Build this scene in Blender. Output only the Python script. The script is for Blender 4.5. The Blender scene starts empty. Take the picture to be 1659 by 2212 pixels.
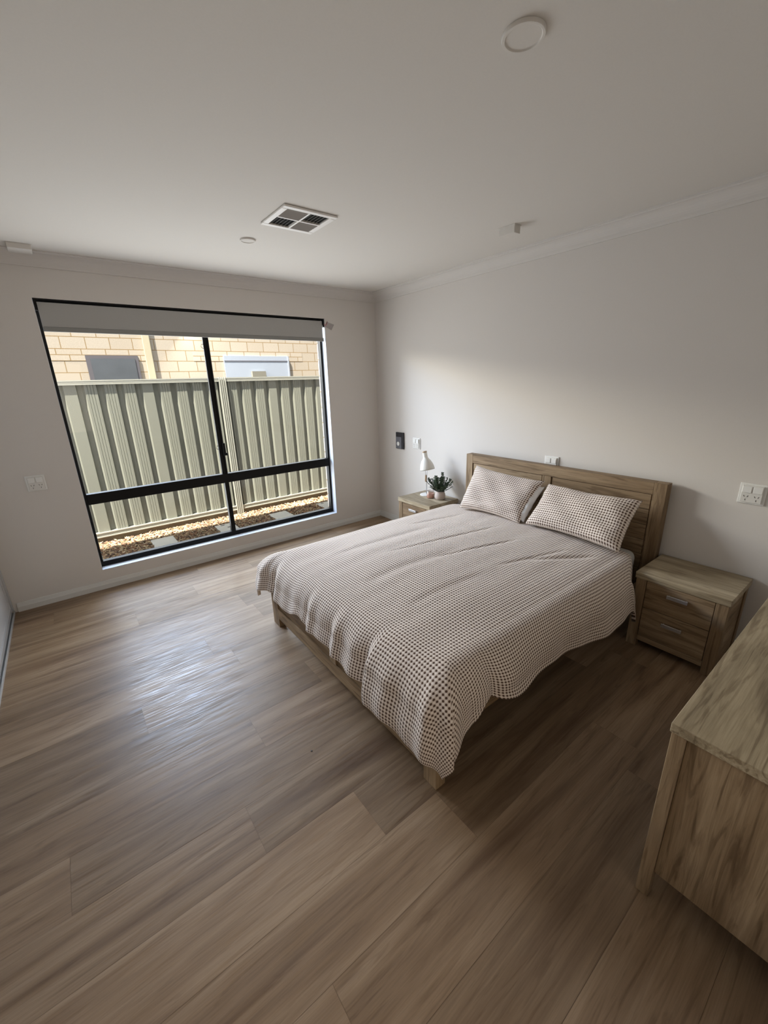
import bpy, bmesh, math, random
import numpy as np
from mathutils import Vector, Matrix
random.seed(7); rng = np.random.RandomState(11)
PI = math.pi
scene = bpy.context.scene
C = scene.collection

# ------------------------------------------------------------------ camera, world, lights, exposure
cd = bpy.data.cameras.new('camera'); cam = bpy.data.objects.new('camera', cd); C.objects.link(cam)
Rv = Vector((0.79076, -0.61153301, -0.0269444)); Uv = Vector((0.20781117, 0.22679196, 0.95151454)); Fv = Vector((0.57577178, 0.75801899, -0.3064214))
cam.matrix_world = Matrix(((Rv.x, Uv.x, -Fv.x, -3.0243), (Rv.y, Uv.y, -Fv.y, -4.0495), (Rv.z, Uv.z, -Fv.z, 1.6665), (0, 0, 0, 1)))
cd.sensor_fit = 'HORIZONTAL'; cd.sensor_width = 36; cd.lens = 887.18 / 1659 * 36; cd.clip_start = 0.02
scene.camera = cam

scene.view_settings.view_transform = 'Standard'; scene.view_settings.look = 'None'
scene.view_settings.gamma = 1; scene.view_settings.use_curve_mapping = False
scene.view_settings.exposure = 0.07

world = bpy.data.worlds.new('world'); scene.world = world; world.use_nodes = True
bg = world.node_tree.nodes['Background']; bg.inputs['Color'].default_value = (0.50, 0.70, 1.0, 1); bg.inputs['Strength'].default_value = 0.5

def lamp(name, kind, loc, target, energy, color, **kw):
    ld = bpy.data.lights.new(name, kind); ld.energy = energy; ld.color = color
    for k, v in kw.items(): setattr(ld, k, v)
    o = bpy.data.objects.new(name, ld); C.objects.link(o); o.location = loc
    d = Vector(target) - Vector(loc); o.rotation_euler = d.to_track_quat('-Z', 'Y').to_euler()
    return o
lamp('sun', 'SUN', (0, 0, 6), (0.42, 0.22, 5), 18.0, (1.0, 0.93, 0.80), angle=0.01)
# added fill lamps for the room: three outside the window, one in the hallway
wl = lamp('window_fill', 'AREA', (-1.83, 0.30, 1.10), (-1.83, -1.0, 1.12), 66, (0.90, 0.94, 1.0), shape='RECTANGLE', size=2.7, size_y=1.75)  # added lamp that boosts the window light, hidden from the camera
wl.visible_camera = False
lamp('sky_fill', 'AREA', (-3.2, 2.6, 3.2), (-3.2, 0.0, 1.0), 320, (0.40, 0.61, 1.0), shape='RECTANGLE', size=3.2, size_y=0.9)  # added blue fill above the sightline, standing in for brighter sky
lamp('high_warm_fill', 'AREA', (-2.8, 3.4, 2.78), (-1.6, 0.0, 1.6), 370, (1.0, 0.94, 0.82), shape='RECTANGLE', size=4.5, size_y=0.5)  # added warm fill in front of the neighbour's roof, out of view
lamp('hallway_fill', 'AREA', (-3.0, -5.2, 1.7), (-2.4, 0.0, 1.5), 9, (1.0, 0.80, 0.56), shape='RECTANGLE', size=0.9, size_y=1.6)  # added warm fill behind the camera, unseen

# ------------------------------------------------------------------ node helpers
def mat(name):
    m = bpy.data.materials.new(name); m.use_nodes = True
    nt = m.node_tree; b = nt.nodes['Principled BSDF']
    return m, nt, b
def N(nt, t, **kw):
    n = nt.nodes.new(t)
    for k, v in kw.items():
        if k.startswith('i_'):
            key = k[2:]; n.inputs[int(key) if key.isdigit() else key.replace('_', ' ')].default_value = v
        else: setattr(n, k, v)
    return n
def L(nt, a, b): nt.links.new(a, b)
def ramp(nt, fac, stops):
    r = N(nt, 'ShaderNodeValToRGB'); L(nt, fac, r.inputs[0]); e = r.color_ramp.elements
    while len(e) < len(stops): e.new(0.5)
    for i, (p, c) in enumerate(stops): e[i].position = p; e[i].color = (c[0], c[1], c[2], 1)
    return r
def mix(nt, mode, fac, a, b):
    n = N(nt, 'ShaderNodeMix', data_type='RGBA', blend_type=mode)
    for s, v in ((n.inputs[0], fac), (n.inputs[6], a), (n.inputs[7], b)):
        if hasattr(v, 'links'): L(nt, v, s)
        else: s.default_value = v if isinstance(v, (int, float)) else (v[0], v[1], v[2], 1)
    return n.outputs[2]
def bump(nt, b, h, strength, dist=0.002):
    n = N(nt, 'ShaderNodeBump'); n.inputs['Strength'].default_value = strength; n.inputs['Distance'].default_value = dist
    L(nt, h, n.inputs['Height']); L(nt, n.outputs[0], b.inputs['Normal'])
def plain(name, col, rough=0.5, metal=0.0, noise=0.0, nscale=60, bmp=0.0, spec=0.5):
    m, nt, b = mat(name); b.inputs['Roughness'].default_value = rough; b.inputs['Metallic'].default_value = metal
    b.inputs['Specular IOR Level'].default_value = spec
    tc = N(nt, 'ShaderNodeTexCoord'); nz = N(nt, 'ShaderNodeTexNoise', i_Scale=nscale, i_Detail=4.0); L(nt, tc.outputs['Object'], nz.inputs['Vector'])
    lo = [c * (1 - noise) for c in col]; hi = [min(1, c * (1 + noise)) for c in col]
    r = ramp(nt, nz.outputs[0], [(0.3, lo), (0.7, hi)]); L(nt, r.outputs[0], b.inputs['Base Color'])
    if bmp: bump(nt, b, nz.outputs[0], bmp)
    return m

M = {}
M['wall'] = plain('wall_paint', (0.68, 0.640, 0.600), 0.85, noise=0.012, nscale=200, bmp=0.04, spec=0.2)
M['ceiling'] = plain('ceiling_paint', (0.70, 0.665, 0.62), 0.9, noise=0.01, nscale=150, spec=0.1)
M['cornice'] = plain('cornice_paint', (0.67, 0.635, 0.60), 0.9, noise=0.005, spec=0.1)
M['trim'] = plain('trim_gloss_paint', (0.66, 0.65, 0.62), 0.45, noise=0.01)
M['reveal'] = plain('reveal_sky_tinted', (0.54, 0.575, 0.65), 0.6, noise=0.01)  # wall paint with the blue of the sky light tinted into it
M['black'] = plain('black_aluminium', (0.005, 0.0045, 0.0045), 0.5, noise=0.1, spec=0.2)
M['blind'] = plain('blind_fabric', (0.42, 0.41, 0.39), 0.9, noise=0.03, nscale=400)
M['blindrail'] = plain('blind_rail', (0.26, 0.255, 0.24), 0.5, noise=0.02)
M['white'] = plain('white_plastic', (0.80, 0.79, 0.76), 0.35, noise=0.01)
M['socket'] = plain('socket_plastic', (0.72, 0.70, 0.66), 0.4, noise=0.01)
M['slot'] = plain('dark_slot', (0.06, 0.055, 0.05), 0.6)
M['metal'] = plain('brushed_metal', (0.72, 0.72, 0.74), 0.32, metal=0.85, noise=0.04, nscale=300)
M['steel'] = plain('aluminium', (0.62, 0.64, 0.67), 0.35, metal=0.6, noise=0.03)
M['door'] = plain('wardrobe_panel', (0.66, 0.68, 0.72), 0.18, noise=0.01)
M['grille'] = plain('vent_shadow', (0.05, 0.048, 0.045), 0.7)
M['ventwhite'] = plain('vent_white', (0.82, 0.79, 0.75), 0.5)
M['slatgrey'] = plain('vent_slat', (0.42, 0.40, 0.38), 0.5)
M['mattress'] = plain('mattress_ticking', (0.55, 0.53, 0.50), 0.9, noise=0.03)
M['innerpillow'] = plain('plain_white_cotton', (0.74, 0.73, 0.72), 0.9, noise=0.02)
M['lampwhite'] = plain('lamp_enamel', (0.74, 0.72, 0.66), 0.3, noise=0.01)
M['beech'] = plain('light_timber', (0.45, 0.33, 0.22), 0.5, noise=0.15, nscale=80)
M['pot'] = plain('pink_ceramic', (0.52, 0.43, 0.38), 0.6, noise=0.05)
M['soil'] = plain('soil', (0.02, 0.014, 0.01), 0.9, noise=0.3)
M['leaf'] = plain('leaf', (0.030, 0.055, 0.026), 0.5, noise=0.5, nscale=30)
M['stem'] = plain('stem', (0.03, 0.035, 0.02), 0.6)
M['candle'] = plain('peach_wax', (0.62, 0.33, 0.24), 0.5, noise=0.02)
M['panelgrey'] = plain('panel_grey', (0.16, 0.165, 0.19), 0.3, metal=0.3)
M['paneldark'] = plain('panel_black', (0.02, 0.02, 0.025), 0.25)
M['fence'] = plain('fence_steel', (0.25, 0.255, 0.222), 0.5, noise=0.02, spec=0.3)
M['fencerail'] = plain('fence_rail', (0.44, 0.44, 0.40), 0.45, noise=0.02, spec=0.3)
M['plinth'] = plain('fence_plinth', (0.16, 0.13, 0.09), 0.7, noise=0.1)
M['slab'] = plain('concrete_slab', (0.90, 0.89, 0.85), 0.9, noise=0.04, nscale=40)
M['extwall'] = plain('exterior_render', (0.55, 0.53, 0.50), 0.9, noise=0.03)
M['cream'] = plain('cream_steel', (0.56, 0.50, 0.37), 0.5, noise=0.01)
M['soffit'] = plain('eave_lining', (0.60, 0.58, 0.54), 0.8)
M['roof'] = plain('roof_steel', (0.22, 0.22, 0.23), 0.5)
M['nwin'] = plain('neighbour_glass', (0.10, 0.11, 0.13), 0.25, noise=0.1, nscale=5)
M['nframe'] = plain('neighbour_frame', (0.13, 0.12, 0.14), 0.5)
M['ndoor'] = plain('neighbour_blind', (0.40, 0.45, 0.56), 0.6, noise=0.02)
M['nbox'] = plain('meter_box', (0.24, 0.23, 0.20), 0.6)
M['pink'] = plain('pink_cord', (0.55, 0.20, 0.22), 0.5)

m, nt, b = mat('window_glass')                               # clear pane: mostly straight through, a faint reflection
tr = N(nt, 'ShaderNodeBsdfTransparent', i_Color=(0.96, 0.97, 0.96, 1)); gl = N(nt, 'ShaderNodeBsdfGlossy', i_Roughness=0.02)
mx = N(nt, 'ShaderNodeMixShader', i_0=0.012); L(nt, tr.outputs[0], mx.inputs[1]); L(nt, gl.outputs[0], mx.inputs[2])
L(nt, mx.outputs[0], nt.nodes['Material Output'].inputs[0]); M['glass'] = m
m, nt, b = mat('tag_plastic')
tr = N(nt, 'ShaderNodeBsdfTransparent', i_Color=(0.95, 0.93, 0.93, 1)); gl = N(nt, 'ShaderNodeBsdfDiffuse', i_Color=(0.6, 0.58, 0.58, 1))
mx = N(nt, 'ShaderNodeMixShader', i_0=0.3); L(nt, tr.outputs[0], mx.inputs[1]); L(nt, gl.outputs[0], mx.inputs[2])
L(nt, mx.outputs[0], nt.nodes['Material Output'].inputs[0]); M['tag'] = m
m, nt, b = mat('candle_glass')
tr = N(nt, 'ShaderNodeBsdfTransparent', i_Color=(0.97, 0.93, 0.92, 1)); gl = N(nt, 'ShaderNodeBsdfGlossy', i_Roughness=0.08)
mx = N(nt, 'ShaderNodeMixShader', i_0=0.14); L(nt, tr.outputs[0], mx.inputs[1]); L(nt, gl.outputs[0], mx.inputs[2])
L(nt, mx.outputs[0], nt.nodes['Material Output'].inputs[0]); M['cglass'] = m

def wood(name, axis, dark, mid, light, rough=0.55, band=1.0):
    """oak grain running along one axis of the object"""
    m, nt, b = mat(name); b.inputs['Roughness'].default_value = rough; b.inputs['Specular IOR Level'].default_value = 0.3
    tc = N(nt, 'ShaderNodeTexCoord'); oi = N(nt, 'ShaderNodeObjectInfo')
    off = N(nt, 'ShaderNodeVectorMath', operation='MULTIPLY'); cmb = N(nt, 'ShaderNodeCombineXYZ')
    for i in range(3): L(nt, oi.outputs['Random'], cmb.inputs[i])
    L(nt, cmb.outputs[0], off.inputs[0]); off.inputs[1].default_value = (7.3, 5.1, 9.7)
    ad = N(nt, 'ShaderNodeVectorMath', operation='ADD'); L(nt, tc.outputs['Object'], ad.inputs[0]); L(nt, off.outputs[0], ad.inputs[1])
    def mp(along, across):
        n = N(nt, 'ShaderNodeMapping'); s = [across] * 3; s['xyz'.index(axis)] = along
        n.inputs['Scale'].default_value = s; L(nt, ad.outputs[0], n.inputs['Vector']); return n.outputs[0]
    n1 = N(nt, 'ShaderNodeTexNoise', i_Scale=1.0, i_Detail=4.0, i_Distortion=0.9); L(nt, mp(1.0, 9.0 * band), n1.inputs['Vector'])
    n2 = N(nt, 'ShaderNodeTexNoise', i_Scale=1.0, i_Detail=6.0, i_Roughness=0.7, i_Distortion=0.3); L(nt, mp(5.0, 150.0), n2.inputs['Vector'])
    n3 = N(nt, 'ShaderNodeTexNoise', i_Scale=1.0, i_Detail=3.0, i_Distortion=2.2); L(nt, mp(2.2, 26.0), n3.inputs['Vector'])
    r1 = ramp(nt, n1.outputs[0], [(0.28, dark), (0.5, mid), (0.72, light)])
    r2 = ramp(nt, n2.outputs[0], [(0.35, (0.72, 0.70, 0.66)), (0.6, (1.08, 1.08, 1.08))])
    r3 = ramp(nt, n3.outputs[0], [(0.36, (0.42, 0.37, 0.32)), (0.47, (1, 1, 1))])
    c = mix(nt, 'MULTIPLY', 0.8, r1.outputs[0], r2.outputs[0]); c = mix(nt, 'MULTIPLY', 0.6, c, r3.outputs[0])
    L(nt, c, b.inputs['Base Color']); bump(nt, b, n2.outputs[0], 0.12, 0.001)
    return m
WD = ((0.165, 0.104, 0.055), (0.285, 0.196, 0.114), (0.400, 0.292, 0.182))
for ax in 'xyz': M['oak_' + ax] = wood('oak_' + ax, ax, *WD)
TD = ((0.22, 0.172, 0.112), (0.38, 0.308, 0.205), (0.50, 0.415, 0.290))
for ax in 'xyz': M['oaktop_' + ax] = wood('oak_worktop_' + ax, ax, *TD, rough=0.45)

# plank floor: per-plank UV offset and tone
m, nt, b = mat('oak_plank_floor'); M['floor'] = m
uv = N(nt, 'ShaderNodeUVMap', uv_map='grain'); at = N(nt, 'ShaderNodeAttribute', attribute_name='tone')
def fmp(u, v):
    n = N(nt, 'ShaderNodeMapping'); n.inputs['Scale'].default_value = (u, v, 1); L(nt, uv.outputs[0], n.inputs['Vector']); return n.outputs[0]
a1 = N(nt, 'ShaderNodeTexNoise', i_Scale=1.0, i_Detail=4.0, i_Distortion=0.8); L(nt, fmp(0.9, 11.0), a1.inputs['Vector'])
a2 = N(nt, 'ShaderNodeTexNoise', i_Scale=1.0, i_Detail=7.0, i_Roughness=0.7); L(nt, fmp(5.0, 160.0), a2.inputs['Vector'])
a3 = N(nt, 'ShaderNodeTexNoise', i_Scale=1.0, i_Detail=4.0, i_Distortion=2.6); L(nt, fmp(2.0, 22.0), a3.inputs['Vector'])
a4 = N(nt, 'ShaderNodeTexNoise', i_Scale=1.0, i_Detail=5.0, i_Roughness=0.65); L(nt, fmp(5.0, 110.0), a4.inputs['Vector'])
r1 = ramp(nt, a1.outputs[0], [(0.25, (0.150, 0.092, 0.054)), (0.5, (0.255, 0.173, 0.108)), (0.75, (0.365, 0.266, 0.178))])
r2 = ramp(nt, a2.outputs[0], [(0.35, (0.80, 0.78, 0.75)), (0.6, (1.06, 1.06, 1.06))])
r3 = ramp(nt, a3.outputs[0], [(0.33, (0.62, 0.57, 0.52)), (0.44, (1, 1, 1))])
c = mix(nt, 'MULTIPLY', 0.8, r1.outputs[0], r2.outputs[0]); c = mix(nt, 'MULTIPLY', 0.5, c, r3.outputs[0])
c = mix(nt, 'MULTIPLY', 1.0, c, at.outputs['Color']); L(nt, c, b.inputs['Base Color'])
rr = ramp(nt, a4.outputs[0], [(0.38, (0.28, 0.28, 0.28)), (0.60, (0.55, 0.55, 0.55))]); L(nt, rr.outputs[0], b.inputs['Roughness'])
bump(nt, b, a4.outputs[0], 0.16, 0.0010); b.inputs['Specular IOR Level'].default_value = 0.36

# waffle fabric: brown dots in the cells of a pale grid, laid out in cloth metres (UV)
m, nt, b = mat('waffle_check_cotton'); M['waffle'] = m
b.inputs['Roughness'].default_value = 0.95; b.inputs['Specular IOR Level'].default_value = 0.1; b.inputs['Sheen Weight'].default_value = 0.15
uv = N(nt, 'ShaderNodeUVMap', uv_map='cloth'); sc = N(nt, 'ShaderNodeVectorMath', operation='SCALE'); sc.inputs['Scale'].default_value = 1 / 0.0172
L(nt, uv.outputs[0], sc.inputs[0]); fr = N(nt, 'ShaderNodeVectorMath', operation='FRACTION'); L(nt, sc.outputs[0], fr.inputs[0])
sb = N(nt, 'ShaderNodeVectorMath', operation='SUBTRACT'); L(nt, fr.outputs[0], sb.inputs[0]); sb.inputs[1].default_value = (0.5, 0.5, 0)
ab = N(nt, 'ShaderNodeVectorMath', operation='ABSOLUTE'); L(nt, sb.outputs[0], ab.inputs[0])
sx = N(nt, 'ShaderNodeSeparateXYZ'); L(nt, ab.outputs[0], sx.inputs[0])
cx = N(nt, 'ShaderNodeCombineXYZ'); L(nt, sx.outputs[0], cx.inputs[0]); L(nt, sx.outputs[1], cx.inputs[1])
ln = N(nt, 'ShaderNodeVectorMath', operation='LENGTH'); L(nt, cx.outputs[0], ln.inputs[0])
mxm = N(nt, 'ShaderNodeMath', operation='MINIMUM'); L(nt, sx.outputs[0], mxm.inputs[0]); L(nt, sx.outputs[1], mxm.inputs[1])
dot = ramp(nt, ln.outputs['Value'], [(0.23, (1, 1, 1)), (0.36, (0, 0, 0))])
grid = ramp(nt, mxm.outputs[0], [(0.17, (0, 0, 0)), (0.29, (1, 1, 1))])
nz = N(nt, 'ShaderNodeTexNoise', i_Scale=900.0, i_Detail=2.0); L(nt, uv.outputs[0], nz.inputs['Vector'])
base = mix(nt, 'MIX', grid.outputs[0], (0.68, 0.575, 0.50), (0.86, 0.77, 0.70))
base = mix(nt, 'MIX', dot.outputs[0], base, (0.090, 0.050, 0.032))
fz = ramp(nt, nz.outputs[0], [(0.3, (0.86, 0.86, 0.86)), (0.7, (1.08, 1.08, 1.08))])
base = mix(nt, 'MULTIPLY', 0.7, base, fz.outputs[0]); L(nt, base, b.inputs['Base Color'])
bump(nt, b, grid.outputs[0], 0.5, 0.0022)

# neighbour's block wall
def blocks(name, bh, x0, z0, bright):
    m, nt, b = mat(name); b.inputs['Roughness'].default_value = 0.9; b.inputs['Specular IOR Level'].default_value = 0.1
    g = N(nt, 'ShaderNodeNewGeometry'); s = N(nt, 'ShaderNodeSeparateXYZ'); L(nt, g.outputs['Position'], s.inputs[0])
    ax = N(nt, 'ShaderNodeMath', operation='SUBTRACT', i_1=x0); L(nt, s.outputs[0], ax.inputs[0])
    az = N(nt, 'ShaderNodeMath', operation='SUBTRACT', i_1=z0); L(nt, s.outputs[2], az.inputs[0])
    cc = N(nt, 'ShaderNodeCombineXYZ'); L(nt, ax.outputs[0], cc.inputs[0]); L(nt, az.outputs[0], cc.inputs[1])
    bt = N(nt, 'ShaderNodeTexBrick', offset=0.5, i_Scale=1.0, i_Brick_Width=0.315, i_Row_Height=bh, i_Mortar_Size=0.006, i_Mortar_Smooth=0.2, i_Bias=0.0)
    L(nt, cc.outputs[0], bt.inputs['Vector'])
    bt.inputs['Color1'].default_value = (*[c * bright for c in (0.54, 0.475, 0.41)], 1); bt.inputs['Color2'].default_value = (*[c * bright for c in (0.51, 0.44, 0.37)], 1)
    bt.inputs['Mortar'].default_value = (0.32, 0.22, 0.11, 1)
    nz = N(nt, 'ShaderNodeTexNoise', i_Scale=60.0, i_Detail=4.0); L(nt, g.outputs['Position'], nz.inputs['Vector'])
    fz = ramp(nt, nz.outputs[0], [(0.3, (0.9, 0.9, 0.9)), (0.7, (1.06, 1.06, 1.06))])
    L(nt, mix(nt, 'MULTIPLY', 0.8, bt.outputs[0], fz.outputs[0]), b.inputs['Base Color']); return m
M['blocks'] = blocks('limestone_blocks', 0.171, -2.64 - 0.315 * 20, 1.897 - 0.171 * 20, 1.0)
M['halfblocks'] = blocks('limestone_half_blocks', 0.0855, -2.56 - 0.315 * 20, 2.068 - 0.0855 * 20, 1.05)
m, nt, b = mat('pebble_stone'); M['pebble'] = m; b.inputs['Roughness'].default_value = 0.8
at = N(nt, 'ShaderNodeAttribute', attribute_name='tone'); L(nt, at.outputs['Color'], b.inputs['Base Color'])

# ------------------------------------------------------------------ mesh helpers
def tag(o, label=None, cat=None, group=None, kind=None):
    if label: o['label'] = label
    if cat: o['category'] = cat
    if group: o['group'] = group
    if kind: o['kind'] = kind
    return o
def root(name, loc, label, cat, group=None, rz=0):
    o = bpy.data.objects.new(name, None); C.objects.link(o); o.location = loc; o.rotation_euler[2] = rz; o.empty_display_size = 0.1
    return tag(o, label, cat, group)
def obj(name, bm, m, parent=None, smooth=False, bevel=0.0, seg=2):
    bmesh.ops.recalc_face_normals(bm, faces=bm.faces)
    me = bpy.data.meshes.new(name); bm.to_mesh(me); bm.free()
    o = bpy.data.objects.new(name, me); C.objects.link(o)
    for x in (m if isinstance(m, (list, tuple)) else [m]): me.materials.append(M[x])
    if parent: o.parent = parent
    if smooth: me.polygons.foreach_set('use_smooth', [True] * len(me.polygons))
    if bevel:
        md = o.modifiers.new('bevel', 'BEVEL'); md.width = bevel; md.segments = seg; md.limit_method = 'ANGLE'; md.angle_limit = 0.6
        me.polygons.foreach_set('use_smooth', [True] * len(me.polygons)); md.harden_normals = True
    return o
def nb(): return bmesh.new()
def box(bm, x0, x1, y0, y1, z0, z1, mi=0):
    vs = [bm.verts.new(p) for p in ((x0, y0, z0), (x1, y0, z0), (x1, y1, z0), (x0, y1, z0), (x0, y0, z1), (x1, y0, z1), (x1, y1, z1), (x0, y1, z1))]
    for f in ((0, 3, 2, 1), (4, 5, 6, 7), (0, 1, 5, 4), (1, 2, 6, 5), (2, 3, 7, 6), (3, 0, 4, 7)):
        fc = bm.faces.new([vs[i] for i in f]); fc.material_index = mi
    return bm
def B(*a): return box(nb(), *a)
def tube(bm, pts, r, seg=12, cap=True, closed=False):
    pts = [Vector(p) for p in pts]; rs = r if isinstance(r, (list, tuple)) else [r] * len(pts); rings = []; n = len(pts)
    for i, p in enumerate(pts):
        if closed: t = pts[(i + 1) % n] - pts[i - 1]
        else: t = (pts[min(i + 1, n - 1)] - pts[max(i - 1, 0)])
        t.normalize(); a = Vector((0, 0, 1)) if abs(t.z) < 0.9 else Vector((1, 0, 0))
        u = t.cross(a).normalized(); v = t.cross(u)
        rings.append([bm.verts.new(p + (u * math.cos(k * 2 * PI / seg) + v * math.sin(k * 2 * PI / seg)) * rs[i]) for k in range(seg)])
    for i in range(n if closed else n - 1):
        A, Bq = rings[i], rings[(i + 1) % n]
        for k in range(seg): bm.faces.new((A[k], A[(k + 1) % seg], Bq[(k + 1) % seg], Bq[k]))
    if cap and not closed: bm.faces.new(rings[0][::-1]); bm.faces.new(rings[-1])
    return bm
def lathe(bm, prof, c=(0, 0, 0), seg=32, mtx=None):
    rings = []
    for r, z in prof:
        ring = []
        for k in range(seg):
            p = Vector((r * math.cos(k * 2 * PI / seg), r * math.sin(k * 2 * PI / seg), z))
            if mtx: p = mtx @ p
            ring.append(bm.verts.new(p + Vector(c)))
        rings.append(ring)
    for i in range(len(rings) - 1):
        for k in range(seg): bm.faces.new((rings[i][k], rings[i][(k + 1) % seg], rings[i + 1][(k + 1) % seg], rings[i + 1][k]))
    for ring, (r, z) in ((rings[0], prof[0]), (rings[-1], prof[-1])):
        if r > 1e-5: bm.faces.new(ring)
    bmesh.ops.remove_doubles(bm, verts=bm.verts, dist=1e-6)
    return bm
def extrude_profile(bm, prof, axis, a, b, mitre=(0, 0)):
    """prof: (d, z) with d = distance from the wall; runs along x (axis 'x') on y=0 going -y, or along y on x=0 going -x"""
    R = []
    for end, mt in ((a, mitre[0]), (b, mitre[1])):
        row = []
        for d, z in prof:
            e = end + mt * d
            row.append(bm.verts.new((e, -d, z) if axis == 'x' else (-d, e, z)))
        R.append(row)
    n = len(prof)
    for i in range(n): bm.faces.new((R[0][i], R[0][(i + 1) % n], R[1][(i + 1) % n], R[1][i]))
    bm.faces.new(R[0]); bm.faces.new(R[1][::-1]); return bm

# ------------------------------------------------------------------ dimensions of the room (metres)
W, HC, YB = 3.62, 2.568, -4.32           # window wall length, ceiling height, back wall
WX0, WX1, WZ0, WZ1 = -3.009, -0.652, 0.172, 2.284
YF = 0.08                                # plane of the window frame
GZ = -0.05                               # outside ground

# floor: one mesh of planks
pitch = 0.226; known = {0: -1.367, 2: -2.10, 3: -2.367, 4: -2.753, 5: -3.337, 6: -2.57, 7: -2.135, 8: -3.003, 9: -2.45}
tones = {(0, 1): 1.0, (0, 0): 0.9, (1, 0): 1.1, (1, 1): 1.05, (2, 0): 1.08, (2, 1): 0.86, (3, 0): 1.1, (3, 1): 0.80, (4, 0): 0.98, (4, 1): 0.84, (5, 0): 1.04, (5, 1): 0.84, (6, 0): 0.98, (6, 1): 1.05, (7, 0): 0.84, (7, 1): 1.1, (8, 0): 0.84, (8, 1): 1.02, (9, 0): 1.1, (9, 1): 0.95}
bm = nb(); uvl = bm.loops.layers.uv.new('grain'); cl = bm.loops.layers.float_color.new('tone')
for k in range(-4, 20):
    y0 = -3.816 + pitch * k; y1 = min(y0 + pitch, 0.0)
    if y0 >= 0: break
    j = known.get(k, -3.6 + random.random() * 1.5); LN = 1.52
    n0 = math.floor((-3.75 - j) / LN)
    for q in range(n0 - 1, 4):
        x0 = max(j + q * LN, -3.95); x1 = min(j + (q + 1) * LN, 0.0)
        if x1 - x0 < 0.01: continue
        t = tones.get((k, q + 1), 0.84 + 0.3 * random.random())
        ox, oy = random.random() * 40, random.random() * 40
        g = 0.0004
        vs = [bm.verts.new(p) for p in ((x0 + g, y0 + g, 0), (x1 - g, y0 + g, 0), (x1 - g, y1 - g, 0), (x0 + g, y1 - g, 0))]
        f = bm.faces.new(vs)
        for l in f.loops:
            l[uvl].uv = (l.vert.co.x + ox, l.vert.co.y + oy); l[cl] = (t, t * 0.995, t * 0.98, 1)
f = bm.faces.new([bm.verts.new(p) for p in ((-3.95, YB - 1.8, -0.0015), (0, YB - 1.8, -0.0015), (0, 0, -0.0015), (-3.95, 0, -0.0015))])
for l in f.loops: l[cl] = (0.65, 0.62, 0.6, 1)
ft = obj('floor', bm, 'floor'); tag(ft, kind='structure')

bm = nb(); box(bm, -4.1, 0.12, YB - 0.1, 0.1, HC, HC + 0.1); tag(obj('ceiling', bm, 'ceiling'), kind='structure')
bm = nb()                                                       # window wall with its opening
for a in ((-4.1, WX0, 0.0, 0.11, -0.1, HC), (WX1, 0.0, 0.0, 0.11, -0.1, HC), (WX0, WX1, 0.0, 0.11, -0.1, WZ0), (WX0, WX1, 0.0, 0.11, WZ1, HC)): box(bm, *a)
tag(obj('wall_back', bm, 'wall'), kind='structure')
bm = nb()                                                       # lining of the window recess, blue sky light put into its colour
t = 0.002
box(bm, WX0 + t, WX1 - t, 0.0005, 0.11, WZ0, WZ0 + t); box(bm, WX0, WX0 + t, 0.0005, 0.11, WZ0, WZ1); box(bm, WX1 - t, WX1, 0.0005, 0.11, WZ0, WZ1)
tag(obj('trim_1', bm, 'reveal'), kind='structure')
bm = nb(); box(bm, 0.0, 0.12, YB, 0.11, -0.1, HC); tag(obj('wall_right', bm, 'wall'), kind='structure')
bm = nb()
box(bm, -4.1, -3.45, YB - 0.1, YB, -0.1, HC); box(bm, -2.55, 0.0, YB - 0.1, YB, -0.1, HC); box(bm, -3.45, -2.55, YB - 0.1, YB, 2.04, HC)
tag(obj('wall_front', bm, 'wall'), kind='structure')
bm = nb(); box(bm, -4.1, -4.0, YB - 0.1, 0.0, -0.1, HC); box(bm, -4.0, -W, YB, -3.2, 0, HC); box(bm, -3.8, -3.64, -3.2, 0, 2.15, HC)
tag(obj('wall_left', bm, 'wall'), kind='structure')
bm = nb(); box(bm, -3.9, -3.8, -5.9, YB - 0.1, -0.1, HC); box(bm, -2.2, -2.1, -5.9, YB - 0.1, -0.1, HC); box(bm, -3.8, -2.2, -5.9, -5.8, -0.1, HC); box(bm, -3.9, -2.1, -5.9, YB - 0.1, HC, HC + .1)
tag(obj('wall_hallway', bm, 'wall'), kind='structure')

# cornice (cove) and skirting
cz = HC - 0.088
cov = [(0, cz), (0.010, cz), (0.012, cz + 0.008)]
for i in range(9):
    a = i / 8 * PI / 2
    cov.append((0.078 - 0.064 * math.cos(a), cz + 0.012 + 0.062 * math.sin(a)))
cov += [(0.080, HC - 0.010), (0.090, HC - 0.008), (0.090, HC), (0, HC)]
bm = nb(); extrude_profile(bm, cov, 'x', -3.64, 0.0, (0, -1)); tag(obj('trim_2', bm, 'cornice'), kind='structure')
bm = nb(); extrude_profile(bm, cov, 'y', YB, 0.0, (0, -1)); tag(obj('trim_3', bm, 'cornice'), kind='structure')
sk = [(0, 0), (0.012, 0), (0.012, 0.040), (0.0105, 0.044), (0.005, 0.070), (0, 0.072)]
bm = nb(); extrude_profile(bm, sk, 'x', -3.60, 0.0, (0, -1)); tag(obj('baseboard_back', bm, 'trim'), kind='structure')
bm = nb(); extrude_profile(bm, sk, 'y', YB, 0.0, (0, -1)); tag(obj('baseboard_right', bm, 'trim'), kind='structure')

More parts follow.
